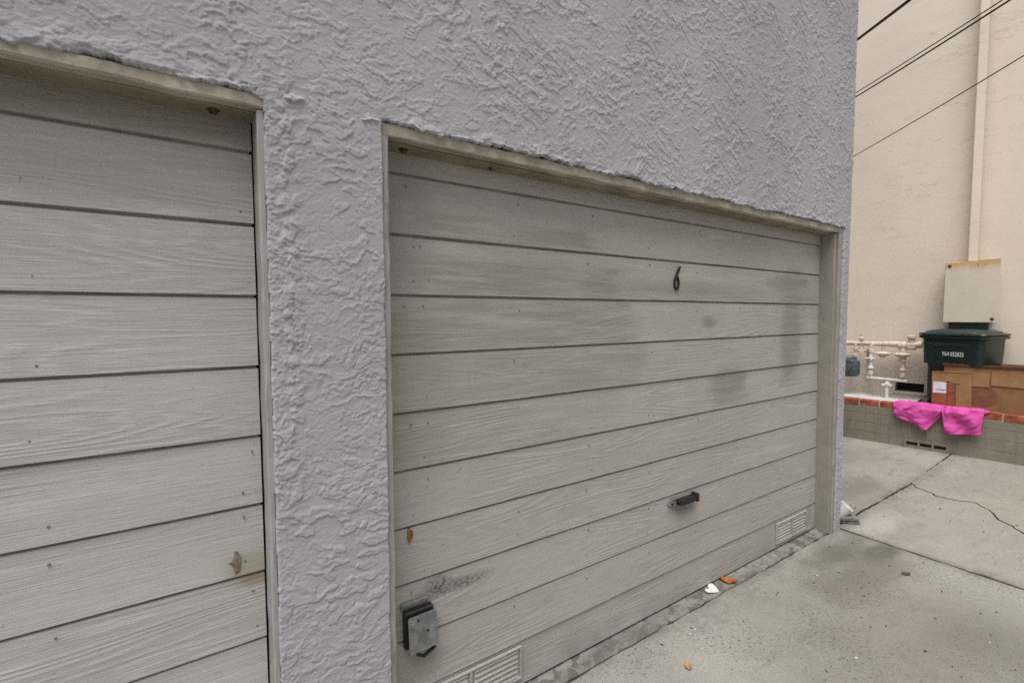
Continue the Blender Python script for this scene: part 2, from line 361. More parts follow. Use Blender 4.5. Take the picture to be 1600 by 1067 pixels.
def text_mesh(txt, size, depth=.002):
    cu = bpy.data.curves.new('t', 'FONT'); cu.body = txt; cu.size = size; cu.extrude = depth/2; cu.align_x = 'CENTER'; cu.align_y = 'CENTER'; cu.resolution_u = 3
    ob = bpy.data.objects.new('t', cu); col.objects.link(ob); bpy.context.view_layer.update()
    me = bpy.data.meshes.new_from_object(ob.evaluated_get(bpy.context.evaluated_depsgraph_get()))
    bpy.data.objects.remove(ob); bpy.data.curves.remove(cu); return me

# ------------------------------------------------------------------ numpy noise for real relief
def perlin(x, y, seed):
    rs = np.random.RandomState(seed); p = rs.permutation(256).astype(np.int64); g = rs.rand(256)*2*np.pi; gx, gy = np.cos(g), np.sin(g)
    xi = np.floor(x).astype(np.int64); yi = np.floor(y).astype(np.int64); xf = x-xi; yf = y-yi
    u = xf*xf*xf*(xf*(xf*6-15)+10); v = yf*yf*yf*(yf*(yf*6-15)+10)
    def gr(i, j, dx, dy):
        h = p[(p[i & 255]+j) & 255]; return gx[h]*dx+gy[h]*dy
    n00 = gr(xi, yi, xf, yf); n10 = gr(xi+1, yi, xf-1, yf); n01 = gr(xi, yi+1, xf, yf-1); n11 = gr(xi+1, yi+1, xf-1, yf-1)
    return (n00*(1-u)+n10*u)*(1-v)+(n01*(1-u)+n11*u)*v
def fbm(x, y, seed, o=4, g=.5):
    r_ = np.zeros_like(x); am = 1.0
    for k in range(o): r_ += am*perlin(x*2**k+13.7*k, y*2**k-7.1*k, seed+k); am *= g
    return r_
def sst(a_, b_, x):
    t = np.clip((x-a_)/(b_-a_), 0, 1); return t*t*(3-2*t)
def stucco_h(x, z):
    wx = fbm(x*4.5, z*4.5, 3, 4, .58)*.04; wz = fbm(x*4.5, z*4.5, 11, 4, .58)*.04
    def rot(a_): return (x+wx)*math.cos(a_)-(z+wz)*math.sin(a_), (x+wx)*math.sin(a_)+(z+wz)*math.cos(a_)
    n3 = fbm(x*36, z*40, 51, 3, .62); n5 = perlin(x*150, z*150, 57); n6 = perlin(x*75+3, z*80, 58); rg = .13*n3+.05*n5+.06*n6
    X1, Z1 = rot(.10); X2, Z2 = rot(.62); X3, Z3 = rot(-.45)
    up = sst(.42, .75, x+.15*fbm(x*2, z*2, 66, 2))*sst(1.9, 2.25, z)            # streaky trowel work above, broad skips on the pillar
    def skip(n, e, w):        # plastered tongue: steep on its lower edge, melting into the wall behind
        t = n-e; return sst(0, .012, t)*(1-.75*sst(w*.3, w, t))
    m1 = .25+.75*sst(-.15, .15, fbm(x*4, z*4.4, 61, 3)); m2 = .25+.75*sst(-.16, .12, fbm(x*3.6+4, z*3.8, 67, 3)); m3 = .25+.75*sst(-.12, .12, fbm(x*4.4+9, z*4.0, 69, 3))
    n1 = fbm(X1*11, Z1*25, 31, 4, .52)+rg; n2 = fbm(X2*13, Z2*38, 41, 3, .5)+rg; n4 = fbm(X3*12, Z3*32, 45, 3, .5)+rg
    h = (1-.5*up)*.0031*m1*skip(n1, .05, .45)+(1-.6*up)*.0024*m2*skip(-n1, .14, .40)
    h += (.25+.75*up)*.0026*m2*skip(n2, .14, .40)+(.35+.65*up)*.0024*m3*skip(n4, .15, .40)
    pit = sst(-.1, .25, fbm(x*4+3, z*4, 77, 3)); h += (.0007*n3+.0012*n5)*(.22+.6*pit)
    edge = np.exp(-((x-.195)/.03)**2)*(z < 2.15)       # sandy band along the pillar's door edge
    h += .0016*edge*(n5+.8*n3)
    lump = sst(.02, .07, fbm(x*26+2, z*24, 71, 3, .5)+.6*rg)*np.exp(-((x-.235)/.032)**2)*sst(.8, 1.35, z)*(1-.5*sst(2.1, 2.3, z))
    return .9*h+.0036*lump
def taper(h, st, slope=.22):     # tongues of plaster hang steep below and feather out upwards (row 0 is the lowest)
    for j in range(1, h.shape[0]):
        p = h[j-1].copy(); p[1:-1] = np.minimum(p[1:-1], .3*p[:-2]+.4*p[1:-1]+.3*p[2:]); h[j] = np.maximum(h[j], p-slope*st)
    return h

# ------------------------------------------------------------------ ground and slabs
ground = MB().add([(-600, -600, -.03), (600, -600, -.03), (600, 600, -.03), (-600, 600, -.03)], [(0, 1, 2, 3)]).build('ground', CONC_BASE, fix=False)
tag(ground, 'bare grey ground under the concrete slabs of the driveway', 'ground', kind='structure')
drive = empty('driveway', (3.9, 0, 0), 0, 'worn grey concrete driveway with open joints and a wandering crack', 'driveway'); drive['kind'] = 'structure'
rj = random.Random(7)
def rough(p0, p1, amp=.005, step=.06):      # ragged slab edge
    p0, p1 = Vector(p0), Vector(p1); L = (p1-p0).length; n = max(2, int(L/step)); d = (p1-p0)/L; nn = Vector((-d.y, d.x))
    return [p0+(p1-p0)*(k/n)+nn*(0 if k == 0 else rj.uniform(-amp, amp)*(1 if rj.random() < .8 else 1.9)) for k in range(n)]
def slab(polysegs, mat, z1=0.0):
    pts = []
    for seg in polysegs: pts += seg
    m = MB(); m.slab([(p[0], p[1]) for p in pts], -.06, z1)
    o = m.build('slab', mat, drive, world=True); o.data.materials.append(CONC_BASE)      # broken edges are packed with dirt
    for p in o.data.polygons:
        if abs(p.normal.z) < .5: p.material_index = 1
    return o
JX, JY = 3.925, 1.515
g = .006
xl, xr, yb, yf = -12, 14, -14, 14
slab([rough((xl, yb), (JX-g, yb), 0, 5), rough((JX-g, yb), (JX-g, -1), 0, 3), rough((JX-g-.004, -1), (JX-g-.004, JY-.02), .006), rough((JX-g-.004, JY-.02), (3.82, 1.494), .003), rough((3.82, 1.494), (.3, 1.494), .004), rough((.3, 1.494), (xl, 1.494), 0, 4)], CONC_NEAR)
crack = [(5.52, JY), (5.432, 1.44), (5.388, 1.338), (5.319, 1.277), (5.338, 1.177), (5.401, 1.051), (5.29, .952), (5.102, .863), (5.033, .776), (4.923, .70), (4.80, .55), (4.74, .35), (4.62, .18), (4.60, -.1), (4.45, -.4), (4.47, -.8), (4.3, -1.3), (4.34, -2.0)]
fine = [Vector(crack[0])]
for p, q in zip(crack, crack[1:]):
    p, q = Vector(p), Vector(q)
    fine += [p.lerp(q, .33)+Vector((rj.uniform(-.012, .012), rj.uniform(-.008, .008))), p.lerp(q, .68)+Vector((rj.uniform(-.012, .012), rj.uniform(-.008, .008))), q]
fine[0] = Vector((5.52, JY-g))
cw = .0045
nrm = []
for k_, p in enumerate(fine):
    d_ = (fine[min(k_+1, len(fine)-1)]-fine[max(k_-1, 0)]).normalized(); nrm.append(Vector((d_.y, -d_.x)) if d_.y < 0 else Vector((-d_.y, d_.x)))
wk = [cw*rj.uniform(.7, 1.3) for p in fine]
cL = [p+n_*w_ for p, n_, w_ in zip(fine, nrm, wk)]; cR = [p-n_*w_ for p, n_, w_ in zip(fine, nrm, wk)]
if cL[5].x > cR[5].x: cL, cR = cR, cL
cL[0] = Vector((fine[0].x-cw, fine[0].y)); cR[0] = Vector((fine[0].x+cw, fine[0].y))
slab([rough((JX+g, yb), (4.34-cw, yb), 0, 3), [Vector((4.34-cw, yb))], list(reversed(cL)), rough((5.52-cw, JY-g), (JX+g, JY-g), .004)[1:], rough((JX+g+.003, JY-g), (JX+g+.003, -1), .007), rough((JX+g, -1), (JX+g, yb), 0, 4)], CONC_FAR, .001)
slab([rough((4.34+cw, yb), (xr, yb), 0, 3), rough((xr, yb), (xr, 1.6), 0, 5), rough((xr, 1.6), (7.4, 1.60), .0, 2), rough((7.4, 1.60), (5.52+cw, JY-g+.02), .004), cR], CONC_FAR, .0045)
slab([rough((JX+g, JY+g), (5.52, JY+g), .004), rough((5.52, JY+g), (7.4, 1.62), .004), rough((7.4, 1.62), (xr, 1.62), 0, 3), rough((xr, 1.62), (xr, yf), 0, 5), rough((xr, yf), (JX+g, yf), 0, 5), rough((JX+g, yf), (JX+g, JY+g), 0, 3)], CONC_FAR, .007)

# ------------------------------------------------------------------ garage building
FY = 1.474                       # stucco face
bld = empty('garage_building', (3.9, FY, 0), 0, 'lilac grey rough stucco building with two plank garage doors', 'building')
OPEN = [(-3.06, .177, 2.180), (.512, 3.806, 2.185)]      # stucco openings x0, x1, top
st = .0029
xs = np.arange(-.6, 3.9+1e-6, st); zs = np.arange(-.02, 3.86, st)
X, Z = np.meshgrid(xs, zs)
# distance outside the openings, with ragged broken edges along the lintels
D = np.full(X.shape, 9.0)
rag = .016*fbm(X*9, X*0+3.3, 81, 4, .6)+.007*fbm(X*40, X*0+1.3, 91, 3, .6)
ragv = .004*fbm(Z*11, Z*0+5.1+np.round(X), 95, 3, .6)
for (x0, x1, zt) in OPEN:
    dx = np.maximum(x0-X, X-x1)+ragv; dz = Z-(zt+rag)
    d = np.where((dx > 0) & (dz > 0), np.hypot(dx, dz), np.maximum(dx, dz)); D = np.minimum(D, d)
D = np.minimum(D, 3.9-X+.001)
H = taper(stucco_h(X, Z), st)
Dt = Z-(2.183+rag)
H += .009*np.exp(-np.clip(Dt, 0, 9)/.022)*sst(-.1, .25, fbm(X*7, Z*16, 97, 4, .6))*(Dt > 0)    # swollen, flaking plaster above the doors
rad = .009
e = np.clip((rad-D)/rad, 0, 1)
Yv = FY-H+rad*(1-np.sqrt(np.clip(1-e*e, 0, 1)))*1.0
Yv = np.where(D < st*1.0, Yv+.022, Yv)
keep = D > -st*.2
cells = keep[:-1, :-1] & keep[1:, :-1] & keep[:-1, 1:] & keep[1:, 1:]
idx = -np.ones(X.shape, dtype=np.int64); used = np.zeros(X.shape, bool)
used[:-1, :-1] |= cells; used[1:, :-1] |= cells; used[:-1, 1:] |= cells; used[1:, 1:] |= cells
idx[used] = np.arange(used.sum())
co = np.stack([X[used]-3.9, Yv[used]-FY, Z[used]], 1).astype(np.float32)
q = np.stack([idx[:-1, :-1][cells], idx[:-1, 1:][cells], idx[1:, 1:][cells], idx[1:, :-1][cells]], 1).astype(np.int32)
me = bpy.data.meshes.new('wall'); me.vertices.add(len(co)); me.vertices.foreach_set('co', co.ravel())
me.loops.add(q.size); me.loops.foreach_set('vertex_index', q.ravel()); me.polygons.add(len(q))
me.polygons.foreach_set('loop_start', np.arange(0, q.size, 4, dtype=np.int32)); me.polygons.foreach_set('loop_total', np.full(len(q), 4, np.int32))
me.polygons.foreach_set('use_smooth', np.ones(len(q), bool)); me.update(calc_edges=True); me.materials.append(STUCCO)
ow = bpy.data.objects.new('wall', me); col.objects.link(ow); ow.parent = bld
TOPZ = 6.2
m = MB(); m.box(-3.6, 3.885, FY+.006, FY+.16, 3.85, TOPZ); m.box(-3.6, -.59, FY+.006, FY+.16, 2.2, 3.85); m.box(-3.6, -3.06, FY+.006, FY+.16, -.02, 2.2)
m.build('wall', STUCCO, bld, world=True)
m = MB(); m.box(3.835, 3.893, FY+.036, 10, -.02, TOPZ, .006); m.build('wall', STUCCO, bld, world=True)
m = MB(); m.box(-3.6, -3.45, FY+.17, 10, -.02, TOPZ); m.box(-3.44, 3.73, 9.85, 10, -.02, TOPZ); m.build('wall', STUCCO, bld, world=True)
MB().box(-3.7, 4.0, FY-.08, 10.1, TOPZ+.002, TOPZ+.12, .01).build('roof', ROOF, bld, world=True)

def wob_box(m, x0, x1, y0, y1, z0, z1, n, amp, ch=.003, seed=1, axis='Z', lean=0.0):
    # long timber with slightly wandering, chamfered edges
    rr = random.Random(seed); rings = []
    for k in range(n+1):
        t = k/n; jx, jy = rr.uniform(-amp, amp), rr.uniform(-amp, amp)
        c = ch*rr.uniform(.5, 1.6)
        if axis == 'Z':
            a0, a1 = x0+jx+lean*(1-t), x1+lean*(1-t); z = z0+(z1-z0)*t; b0, b1 = y0+jy, y1
            ring = [(a0+c, b0, z), (a1-c, b0, z), (a1, b0+c, z), (a1, b1, z), (a0, b1, z), (a0, b0+c, z)]
        else:
            x = x0+(x1-x0)*t; b0, b1 = y0+jy, y1; a0, a1 = z0+jx, z1
            ring = [(x, b0, a0+c), (x, b0, a1-c), (x, b0+c, a1), (x, b1, a1), (x, b1, a0), (x, b0+c, a0)]
        rings.append([Vector(p) for p in ring])
    m.loft(rings)
# frames -------------------------------------------------
m = MB(); wob_box(m, .163, .183, 1.484, 1.68, .0, 2.146, 40, .0012, .004, 3); m.build('jamb', TRIM, bld, world=True)
m = MB(); wob_box(m, .506, .532, 1.484, 1.68, .0, 2.15, 40, .0012, .004, 4); m.build('jamb', TRIM, bld, world=True)
m = MB(); wob_box(m, 3.712, 3.742, 1.497, 1.68, .0, 2.146, 20, .0008, .003, 5, lean=.058); m.build('jamb', FRAME, bld, world=True)
m = MB(); wob_box(m, 3.748, 3.790, 1.479, 1.55, .0, 2.15, 40, .0012, .006, 6, lean=.026); m.build('moulding', FRAME, bld, world=True)
m = MB(); wob_box(m, .508, 3.80, 1.484, 1.52, 2.150, 2.190, 70, .0015, .004, 8, axis='X'); m.build('header_trim', HEAD, bld, world=True)
m = MB(); wob_box(m, .537, 3.712, 1.523, 1.68, 2.140, 2.20, 40, .001, .003, 9, axis='X'); m.build('soffit', SOFFIT, bld, world=True)
m = MB(); wob_box(m, -3.04, .182, 1.478, 1.515, 2.150, 2.186, 60, .0015, .005, 10, axis='X'); m.build('header_trim', HEAD, bld, world=True)
m = MB(); wob_box(m, -3.04, .163, 1.518, 1.68, 2.146, 2.21, 40, .001, .003, 11, axis='X'); m.build('soffit', SOFFIT, bld, world=True)
MB().box(-3.05, -3.03, 1.48, 1.68, 0, 2.15, .003).build('jamb', TRIM, bld, world=True)
# rusty bolts under the headers
for (x, y, z, mt, r_) in ((.066, 1.55, 2.146, RUST, .010), (.605, 1.545, 2.140, RUST, .010), (.95, 1.55, 2.140, RUST, .006)):
    b = MB(); b.lathe((x, y, z), [(r_*1.6, .0), (r_*1.6, -.003), (r_, -.0032), (r_, -.011), (r_*.5, -.012)], n=6); b.build('bolt', mt, bld, world=True)
# threshold strips in the openings
for (x0, x1) in ((.40, 3.83), (-3.06, .30)):
    top = [Vector((x0, 1.502, 0))]
    m = MB(); wob_box(m, x0, x1, 1.506, 1.72, -.05, .002, 60, .0025, .006, 12, axis='X'); m.build('threshold', SILL, bld, world=True)

# garage doors -------------------------------------------
def door(x0, x1f, seams, bottom, top, mat, label):
    yb_ = 1.600
    core = MB().box(x0, x1f(1.0)-.004, yb_, yb_+.03, bottom+.006, top).build('garage_door', CORE, bld, world=True)
    core['label'] = label
    zsn = [top]+seams+[bottom]
    rr = random.Random(len(seams))
    for k in range(len(zsn)-1):
        zt, zb = zsn[k]-.0040, zsn[k+1]+.0040
        if k == 0: zt = zsn[0]
        if k == len(zsn)-2: zb = bottom
        xe = x1f((zt+zb)/2); b = MB(); yo = rr.uniform(-.0012, .0012)
        n = 10; rings = []
        for i in range(n+1):
            x = x0+(xe-x0)*i/n; j = rr.uniform(-.0008, .0008); y0 = 1.588+yo+rr.uniform(-.0007, .0007); c = .003
            rings.append([Vector(p) for p in ((x, y0-.002, zb+.0015+j), (x, y0+.0035, zt-.0045+j), (x, y0+c+.0035, zt+j), (x, 1.6, zt+j), (x, 1.6, zb+j), (x, y0+.002, zb+j))])
        b.loft(rings); b.build('board', mat, core, world=True)
    return core
s6 = [2.0708-.20771*k for k in range(10)]
jx = lambda z: 3.712+.058*(1-z/2.146)-.002
d6 = door(.525, jx, s6, .014, 2.19, BOARD6, 'grey beige plank garage door numbered 6 with pull handle')
s5 = [2.059-.2083*k for k in range(10)]
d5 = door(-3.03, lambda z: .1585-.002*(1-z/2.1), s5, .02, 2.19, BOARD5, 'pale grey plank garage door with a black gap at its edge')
def nails(core, colsx, seams, seed, miss=.4):
    rr = random.Random(seed); m = MB()
    for k in range(len(seams)-1):
        for x in colsx:
            for t in (.22, .80):
                if rr.random() < miss: continue
                xx, z = x+rr.uniform(-.02, .02), seams[k+1]+.2077*t+rr.uniform(-.015, .015); r_ = rr.uniform(.0018, .0034)
                m.lathe((xx, 1.588, z), [(r_, -.0016), (r_, .004)], 'Y', 6)
    tag(m.build('nail_heads', NAIL, core, world=True), kind='stuff')
nails(d6, [.635, .69, 1.09, 1.5, 1.91, 2.31, 2.72, 3.12, 3.53], s6, 3)
nails(d5, [-1.5, -1.1, -.72, -.33, .06, .115], s5, 5, .62)
# louvred vents pressed into the bottom boards
def vent(x0, x1, z0, z1):
    m = MB(); ym = 1.5858
    for (u0, u1, w0, w1) in ((x0, x1, z0, z0+.010), (x0, x1, z1-.010, z1), (x0, x0+.010, z0+.0101, z1-.0101), (x1-.010, x1, z0+.0101, z1-.0101), ((x0+x1)/2-.006, (x0+x1)/2+.006, z0+.0101, z1-.0101)):
        m.box(u0, u1, ym-.009, ym+.003, w0, w1, .002)
    nsl = 6
    for half in ((x0+.022, (x0+x1)/2-.016), ((x0+x1)/2+.016, x1-.022)):
        for k in range(nsl):
            z = z0+.02+(z1-z0-.036)*k/(nsl-1)
            m.add([(half[0], ym+.002, z-.004), (half[1], ym+.002, z-.004), (half[1], ym-.0075, z-.004), (half[0], ym-.0075, z-.004), (half[0], ym+.002, z+.009), (half[1], ym+.002, z+.009)],
                  [(0, 1, 2, 3), (3, 2, 5, 4), (0, 3, 4), (1, 5, 2)])
    m.box(x0+.008, x1-.008, ym+.0012, ym+.0035, z0+.008, z1-.008)
    m.build('vent', BOARD6, d6, world=True)
vent(.62, 1.112, .045, .190); vent(3.205, 3.62, .040, .182)
# number 6: thin slanted stem on a narrow oval
m = MB(); ym0, ym1 = 1.578, 1.586
cx_, cz_ = 2.1075, 1.585+.1655; n = 28; out, inn = [], []
for k in range(n):
    q_ = 2*math.pi*k/n; out.append((cx_+.0205*math.cos(q_), cz_+.037*math.sin(q_))); inn.append((cx_+.0125*math.cos(q_), cz_+.0275*math.sin(q_)))
vsx = [(x, y, z) for y in (ym0, ym1) for (x, z) in out+inn]; fs = []
for k in range(n):
    k2 = (k+1) % n; N2 = 2*n
    fs += [(k, k2, n+k2, n+k), (N2+k, N2+n+k, N2+n+k2, N2+k2), (k, N2+k, N2+k2, k2), (n+k, n+k2, N2+n+k2, N2+n+k)]
m.add(vsx, fs)
stem = [(2.1385, 1.836), (2.1310, 1.839), (2.118, 1.822), (2.1035, 1.796), (2.0935, 1.774), (2.0872, 1.752), (2.0955, 1.756), (2.1025, 1.776), (2.1125, 1.795), (2.126, 1.816)]
m.prism(stem, ym0-.0005, ym1); m.build('number_6', NUM, d6, world=True)
# pull handle
m = MB(); m.add([(2.06, 1.586, .573), (2.10, 1.584, .552), (2.155, 1.584, .556), (2.155, 1.584, .598), (2.10, 1.584, .602), (2.06, 1.586, .573), (2.10, 1.578, .558), (2.15, 1.578, .561), (2.15, 1.578, .594), (2.10, 1.578, .597)],
    [(6, 7, 8, 9), (0, 1, 6), (1, 2, 7, 6), (2, 3, 8, 7), (3, 4, 9, 8), (4, 0, 6, 9)])
hp = m.build('handle_plate', STEEL, d6, world=True)
m = MB(); m.lathe((2.095, 1.578, .575), [(.006, 0), (.006, -.004), (.003, -.005)], 'Y', 8); m.build('screw', BLACKM, d6, world=True)
m = MB(); m.box(2.125, 2.262, 1.545, 1.552, .572, .590, .002); m.box(2.125, 2.262, 1.545, 1.578, .566, .5719, .001); m.box(2.125, 2.262, 1.545, 1.578, .5901, .596, .001)
m.build('handle', BLACKM, d6, world=True)
m = MB(); m.box(2.2625, 2.282, 1.540, 1.584, .560, .606, .003); m.build('handle_end', BLACKM, d6, world=True)
# lock cover low at the edge
m = MB(); m.box(.590, .700, 1.556, 1.586, .392, .528, .004); m.build('lock_base', BLACKM, d6, world=True)
def rot_plate(cx, cz, w_, h_, ang, y0, tilt, thick):
    vs_ = []
    for dy in (0, thick):
        for (sx, sz) in ((-1, -1), (-.88, -1.0), (.9, -1), (1, -.9), (1, .88), (.9, 1), (-.9, 1), (-1, .9)):
            x, z = sx*w_/2, sz*h_/2; X_, Z_ = x*math.cos(ang)-z*math.sin(ang), x*math.sin(ang)+z*math.cos(ang)
            vs_.append((cx+X_, y0+dy+tilt*z, cz+Z_))
    return vs_, [tuple(range(8)), tuple(range(15, 7, -1))]+[(k, k+8, (k+1) % 8+8, (k+1) % 8) for k in range(8)]
m = MB(); v_, f_ = rot_plate(.650, .452, .108, .128, R(1.0), 1.538, .06, .005); m.add(v_, f_); m.build('lock_cover', STEEL, d6, world=True)
for (x_, z_) in ((.668, .452), (.632, .500)):
    MB().lathe((x_, 1.5385+.06*(z_-.452), z_), [(.005, .001), (.005, -.002), (.002, -.003)], 'Y', 8).build('screw', BLACKM, d6, world=True)
m = MB(); m.tube([(.640, 1.566, .392), (.636, 1.556, .362), (.655, 1.552, .352), (.700, 1.556, .366), (.708, 1.562, .392)], .0065, 8); m.build('lock_shackle', BLACKM, d6, world=True, smooth=True)
m = MB(); m.box(.580, .690, 1.578, 1.5855, .538, .552, .002); m.build('hasp_bar', STEEL, d6, world=True)
# peeled spots: a resin blot on one door, a gouge to bare wood on the other
def blot(cx, cz, rx, rz, y, mat, name, parent, seed):
    rr = random.Random(seed); pts = []
    for k in range(14):
        q_ = 2*math.pi*k/14; f__ = rr.uniform(.72, 1.15); pts.append((cx+rx*f__*math.cos(q_), cz+rz*f__*math.sin(q_)))
    m = MB(); m.prism(pts, y-.0018, y+.004); m.build(name, mat, parent, world=True)
blot(.624, .795, .010, .030, 1.587, RESIN, 'resin_blot', d6, 2)
blot(.084, .858, .013, .034, 1.587, BAREWOOD, 'bare_patch', d5, 3)

# ------------------------------------------------------------------ far wall, planter and everything on it: local axes s (right), n (into wall), z
O = Vector((7.056, 1.629, 0)); RZ = -R(83.0)
def W(s_, n_, z_=0.0): return O+Matrix.Rotation(RZ, 3, 'Z') @ Vector((s_, n_, z_))
WN = .64
bb = empty('beige_building', W(0, WN), RZ, 'tall beige plastered building wall behind the brick planter', 'building')
m = MB(); m.plate([-9, -.60, -.31, 7], [-.02, .585, .70, 9.5], {(1, 1)}, 0, .30); m.build('wall', BEIGE, bb)
MB().box(-.64, -.27, .14, .16, .55, .73).build('vent_void', DARK, bb)
m = MB(); m.plate([-.63, -.60, -.31, -.28], [.555, .585, .70, .730], {(1, 1)}, -.012, -.001); m.build('vent_frame', BEIGE, bb)
for k in range(3): MB().box(-.60, -.31, .02, .03, .607+.028*k, .614+.028*k).build('vent_bar', BLACKM, bb)
MB().box(-9.02, 7.02, -.05, .5, 9.502, 9.62, .01).build('parapet', BEIGE, bb)
MB().box(-8.98, 6.98, .31, 10, -.02, 9.49).build('wall', BEIGE, bb)

pl_w = empty('planter_wall', W(0, 0), RZ, 'low grey green block planter wall capped with red bricks', 'planter')
S0, S1 = -3.6, 3.2
MB().box(S0, S1, .0015, .17, -.02, .432).build('mortar', MORTAR, pl_w)
rb = random.Random(5)
courses = [(.004, .112), (.122, .232), (.242, .345), (.355, .431)]
for ci, (z0, z1) in enumerate(courses):
    s_ = S0-(.2 if ci % 2 else 0)
    while s_ < S1:
        a0, a1 = max(s_, S0), min(s_+.4014, S1)
        if ci == 0 and a0 < -.27 < a1+.02:     # the vent block takes this place
            a0 = s_; 
        if a1-a0 > .05 and not (ci == 0 and -.48 < (a0+a1)/2 < -.05):
            jy = rb.uniform(-.0026, -.0022)
            MB().box(a0, a1, jy, .06, z0, z1).build('block', BLOCK, pl_w)
        s_ += .402
# vent block with three slots
c0 = S0+.402*math.floor((-.27-S0)/.402); v0, v1 = c0, c0+.392
wid = .105; gap = (v1-v0-3*wid)/4
xs_ = [v0]; holes = set()
for k in range(3): xs_ += [v0+gap*(k+1)+wid*k, v0+gap*(k+1)+wid*(k+1)]
xs_.append(v1)
MB().plate(xs_, [.004, .040, .078, .112], {(1, 1), (3, 1), (5, 1)}, -.012, .0012).build('vent_block', BLOCK, pl_w)
for k in range(3): MB().box(xs_[1+2*k]-.004, xs_[2+2*k]+.004, -.0045, .0013, .036, .082).build('slot', DARK, pl_w)
# brick cap
s_ = S0
while s_ < S1:
    L = .205+rb.uniform(-.006, .006); jy, jz = rb.uniform(-.004, .004), rb.uniform(-.004, .003)
    MB().box(s_, min(s_+L, S1), -.008+jy, .105+jy, .441, .520+jz, .007).build('brick', BRICK, pl_w)
    s_ += L+.007
MB().box(S0, S1, -.002, .10, .4325, .513).build('mortar', MORTAR, pl_w)
m = MB(); rr = random.Random(3)
n = 40
for k in range(n):
    pass
m.add([(S0+(-.33-S0)*i/n, .108 if j == 0 else WN-.002, .508+rr.uniform(-.006, .006)+(.004 if j else 0)) for j in range(2) for i in range(n+1)], [(i, i+1, n+2+i, n+1+i) for i in range(n)])
m.add([(-.33, .108, .51), (-.33, WN-.002, .51), (-.33, WN-.002, .2), (-.33, .108, .2)], [(0, 1, 2, 3)])
m.build('bed', BED, pl_w)
MB().box(-.329, S1, .171, WN-.002, -.02, .30).build('bed_floor', CONC_FAR, pl_w)

# gas meter assembly -------------------------------------
gm = empty('gas_meter', W(-.75, .40, .51), RZ, 'beige and white gas pipes with regulators and a blue grey meter', 'gas meter')
def P3(s_, n_, z_): return W(s_, n_, z_)
def gtube(name, mat, pts, r_, n=12): return MB().tube([P3(*p) for p in pts], r_, n).build(name, mat, gm, smooth=True, world=True)
NG = .47
gtube('main_pipe', PIPEB, [(-1.75, NG, 1.192), (-.60, NG, 1.20)], .030)
gtube('main_pipe', PIPEB, [(-.71, NG, 1.199), (-.36, NG, 1.203)], .036)
gtube('pipe_end', PIPEB, [(-.365, NG, 1.203), (-.325, NG, 1.203)], .044)
def glathe(name, mat, c, prof, axis='Z', n=14):
    m = MB(); m.lathe((0, 0, 0), prof, axis, n); Rm = Matrix.Rotation(RZ, 3, 'Z'); c = P3(*c)
    m.v = [tuple(c+Rm @ Vector(p)) for p in m.v]; return m.build(name, mat, gm, smooth=True, world=True)
glathe('relief_cap', PIPEB, (-.43, NG, 1.19), [(.045, -.05), (.062, -.03), (.062, .02), (.036, .03), (.036, .09), (.052, .095), (.052, .122), (.036, .125), (.03, .13)])
glathe('elbow', PIPEB, (-.50, NG-.04, 1.19), [(.052, -.05), (.052, .03), (.03, .04)], 'X')
for (s_, nm_) in ((-.71, 'regulator'), (-.505, 'regulator')):
    n_ = NG-.02 if s_ < -.6 else NG-.05
    glathe(nm_, PIPEB, (s_, n_, 1.085), [(.012, .02), (.022, .019), (.085, .006), (.092, -.004), (.09, -.014), (.05, -.034), (.028, -.055), (.024, -.06)], n=18)
    glathe('regulator_stem', PIPEB, (s_, n_, 1.10), [(.018, 0), (.018, .075)], n=10)
def riser(s_, n_, mat, z0, z1):
    H_ = z1-z0
    prof = [(.014, 0), (.014, .05*H_), (.026, .07*H_), (.030, .12*H_), (.026, .20*H_), (.015, .22*H_), (.015, .26*H_), (.030, .28*H_), (.036, .31*H_), (.030, .35*H_), (.018, .42*H_), (.016, .56*H_), (.032, .58*H_), (.034, .68*H_), (.024, .72*H_), (.022, .84*H_), (.030, .86*H_), (.030, .97*H_), (.018, H_)]
    glathe('riser', mat, (s_, n_, z0), prof)
    glathe('valve_handle', mat, (s_, n_-.02, z0+.64*H_), [(.012, -.058), (.016, -.05), (.012, -.03), (.012, .03), (.016, .05), (.012, .058)], 'X', 8)
riser(-.825, .43, PIPEW, .765, 1.14); riser(-.495, .41, PIPEB, .765, 1.14)
gtube('elbow_pipe', PIPEB, [(-.825, .43, 1.13), (-.825, .43, 1.17), (-.80, .44, 1.195), (-.74, .46, 1.20)], .026)
gtube('elbow_pipe', PIPEB, [(-.495, .41, 1.12), (-.495, .42, 1.17), (-.49, .45, 1.20)], .03)
gtube('cross_pipe', PIPEW, [(-.862, .43, .752), (-.66, .42, .748), (-.445, .41, .744)], .017)
glathe('stand', PIPEW, (-.645, .42, .505), [(.024, 0), (.020, .04), (.024, .08), (.026, .12), (.016, .13), (.016, .15), (.030, .155), (.034, .18), (.026, .20), (.014, .21), (.014, .235)])
glathe('valve_handle', PIPEW, (-.645, .40, .675), [(.012, -.055), (.018, -.045), (.011, -.02), (.011, .02), (.018, .045), (.012, .055)], 'X', 8)
gtube('drop_pipe', PIPEB, [(-.885, .55, 1.10), (-.885, .55, .80), (-.875, .53, .775), (-.85, .50, .765)], .018)
gtube('branch_pipe', PIPEB, [(-.99, .46, 1.10), (-.945, .46, 1.10), (-.90, .48, 1.10), (-.86, .52, 1.10)], .020)
glathe('tee', PIPEB, (-.945, .47, 1.10), [(.034, -.03), (.034, .03), (.022, .05), (.022, .14), (.032, .15), (.034, .17), (.014, .185), (.012, .22)])
m = MB(); Rm = Matrix.Rotation(RZ, 3, 'Z')
rings = []
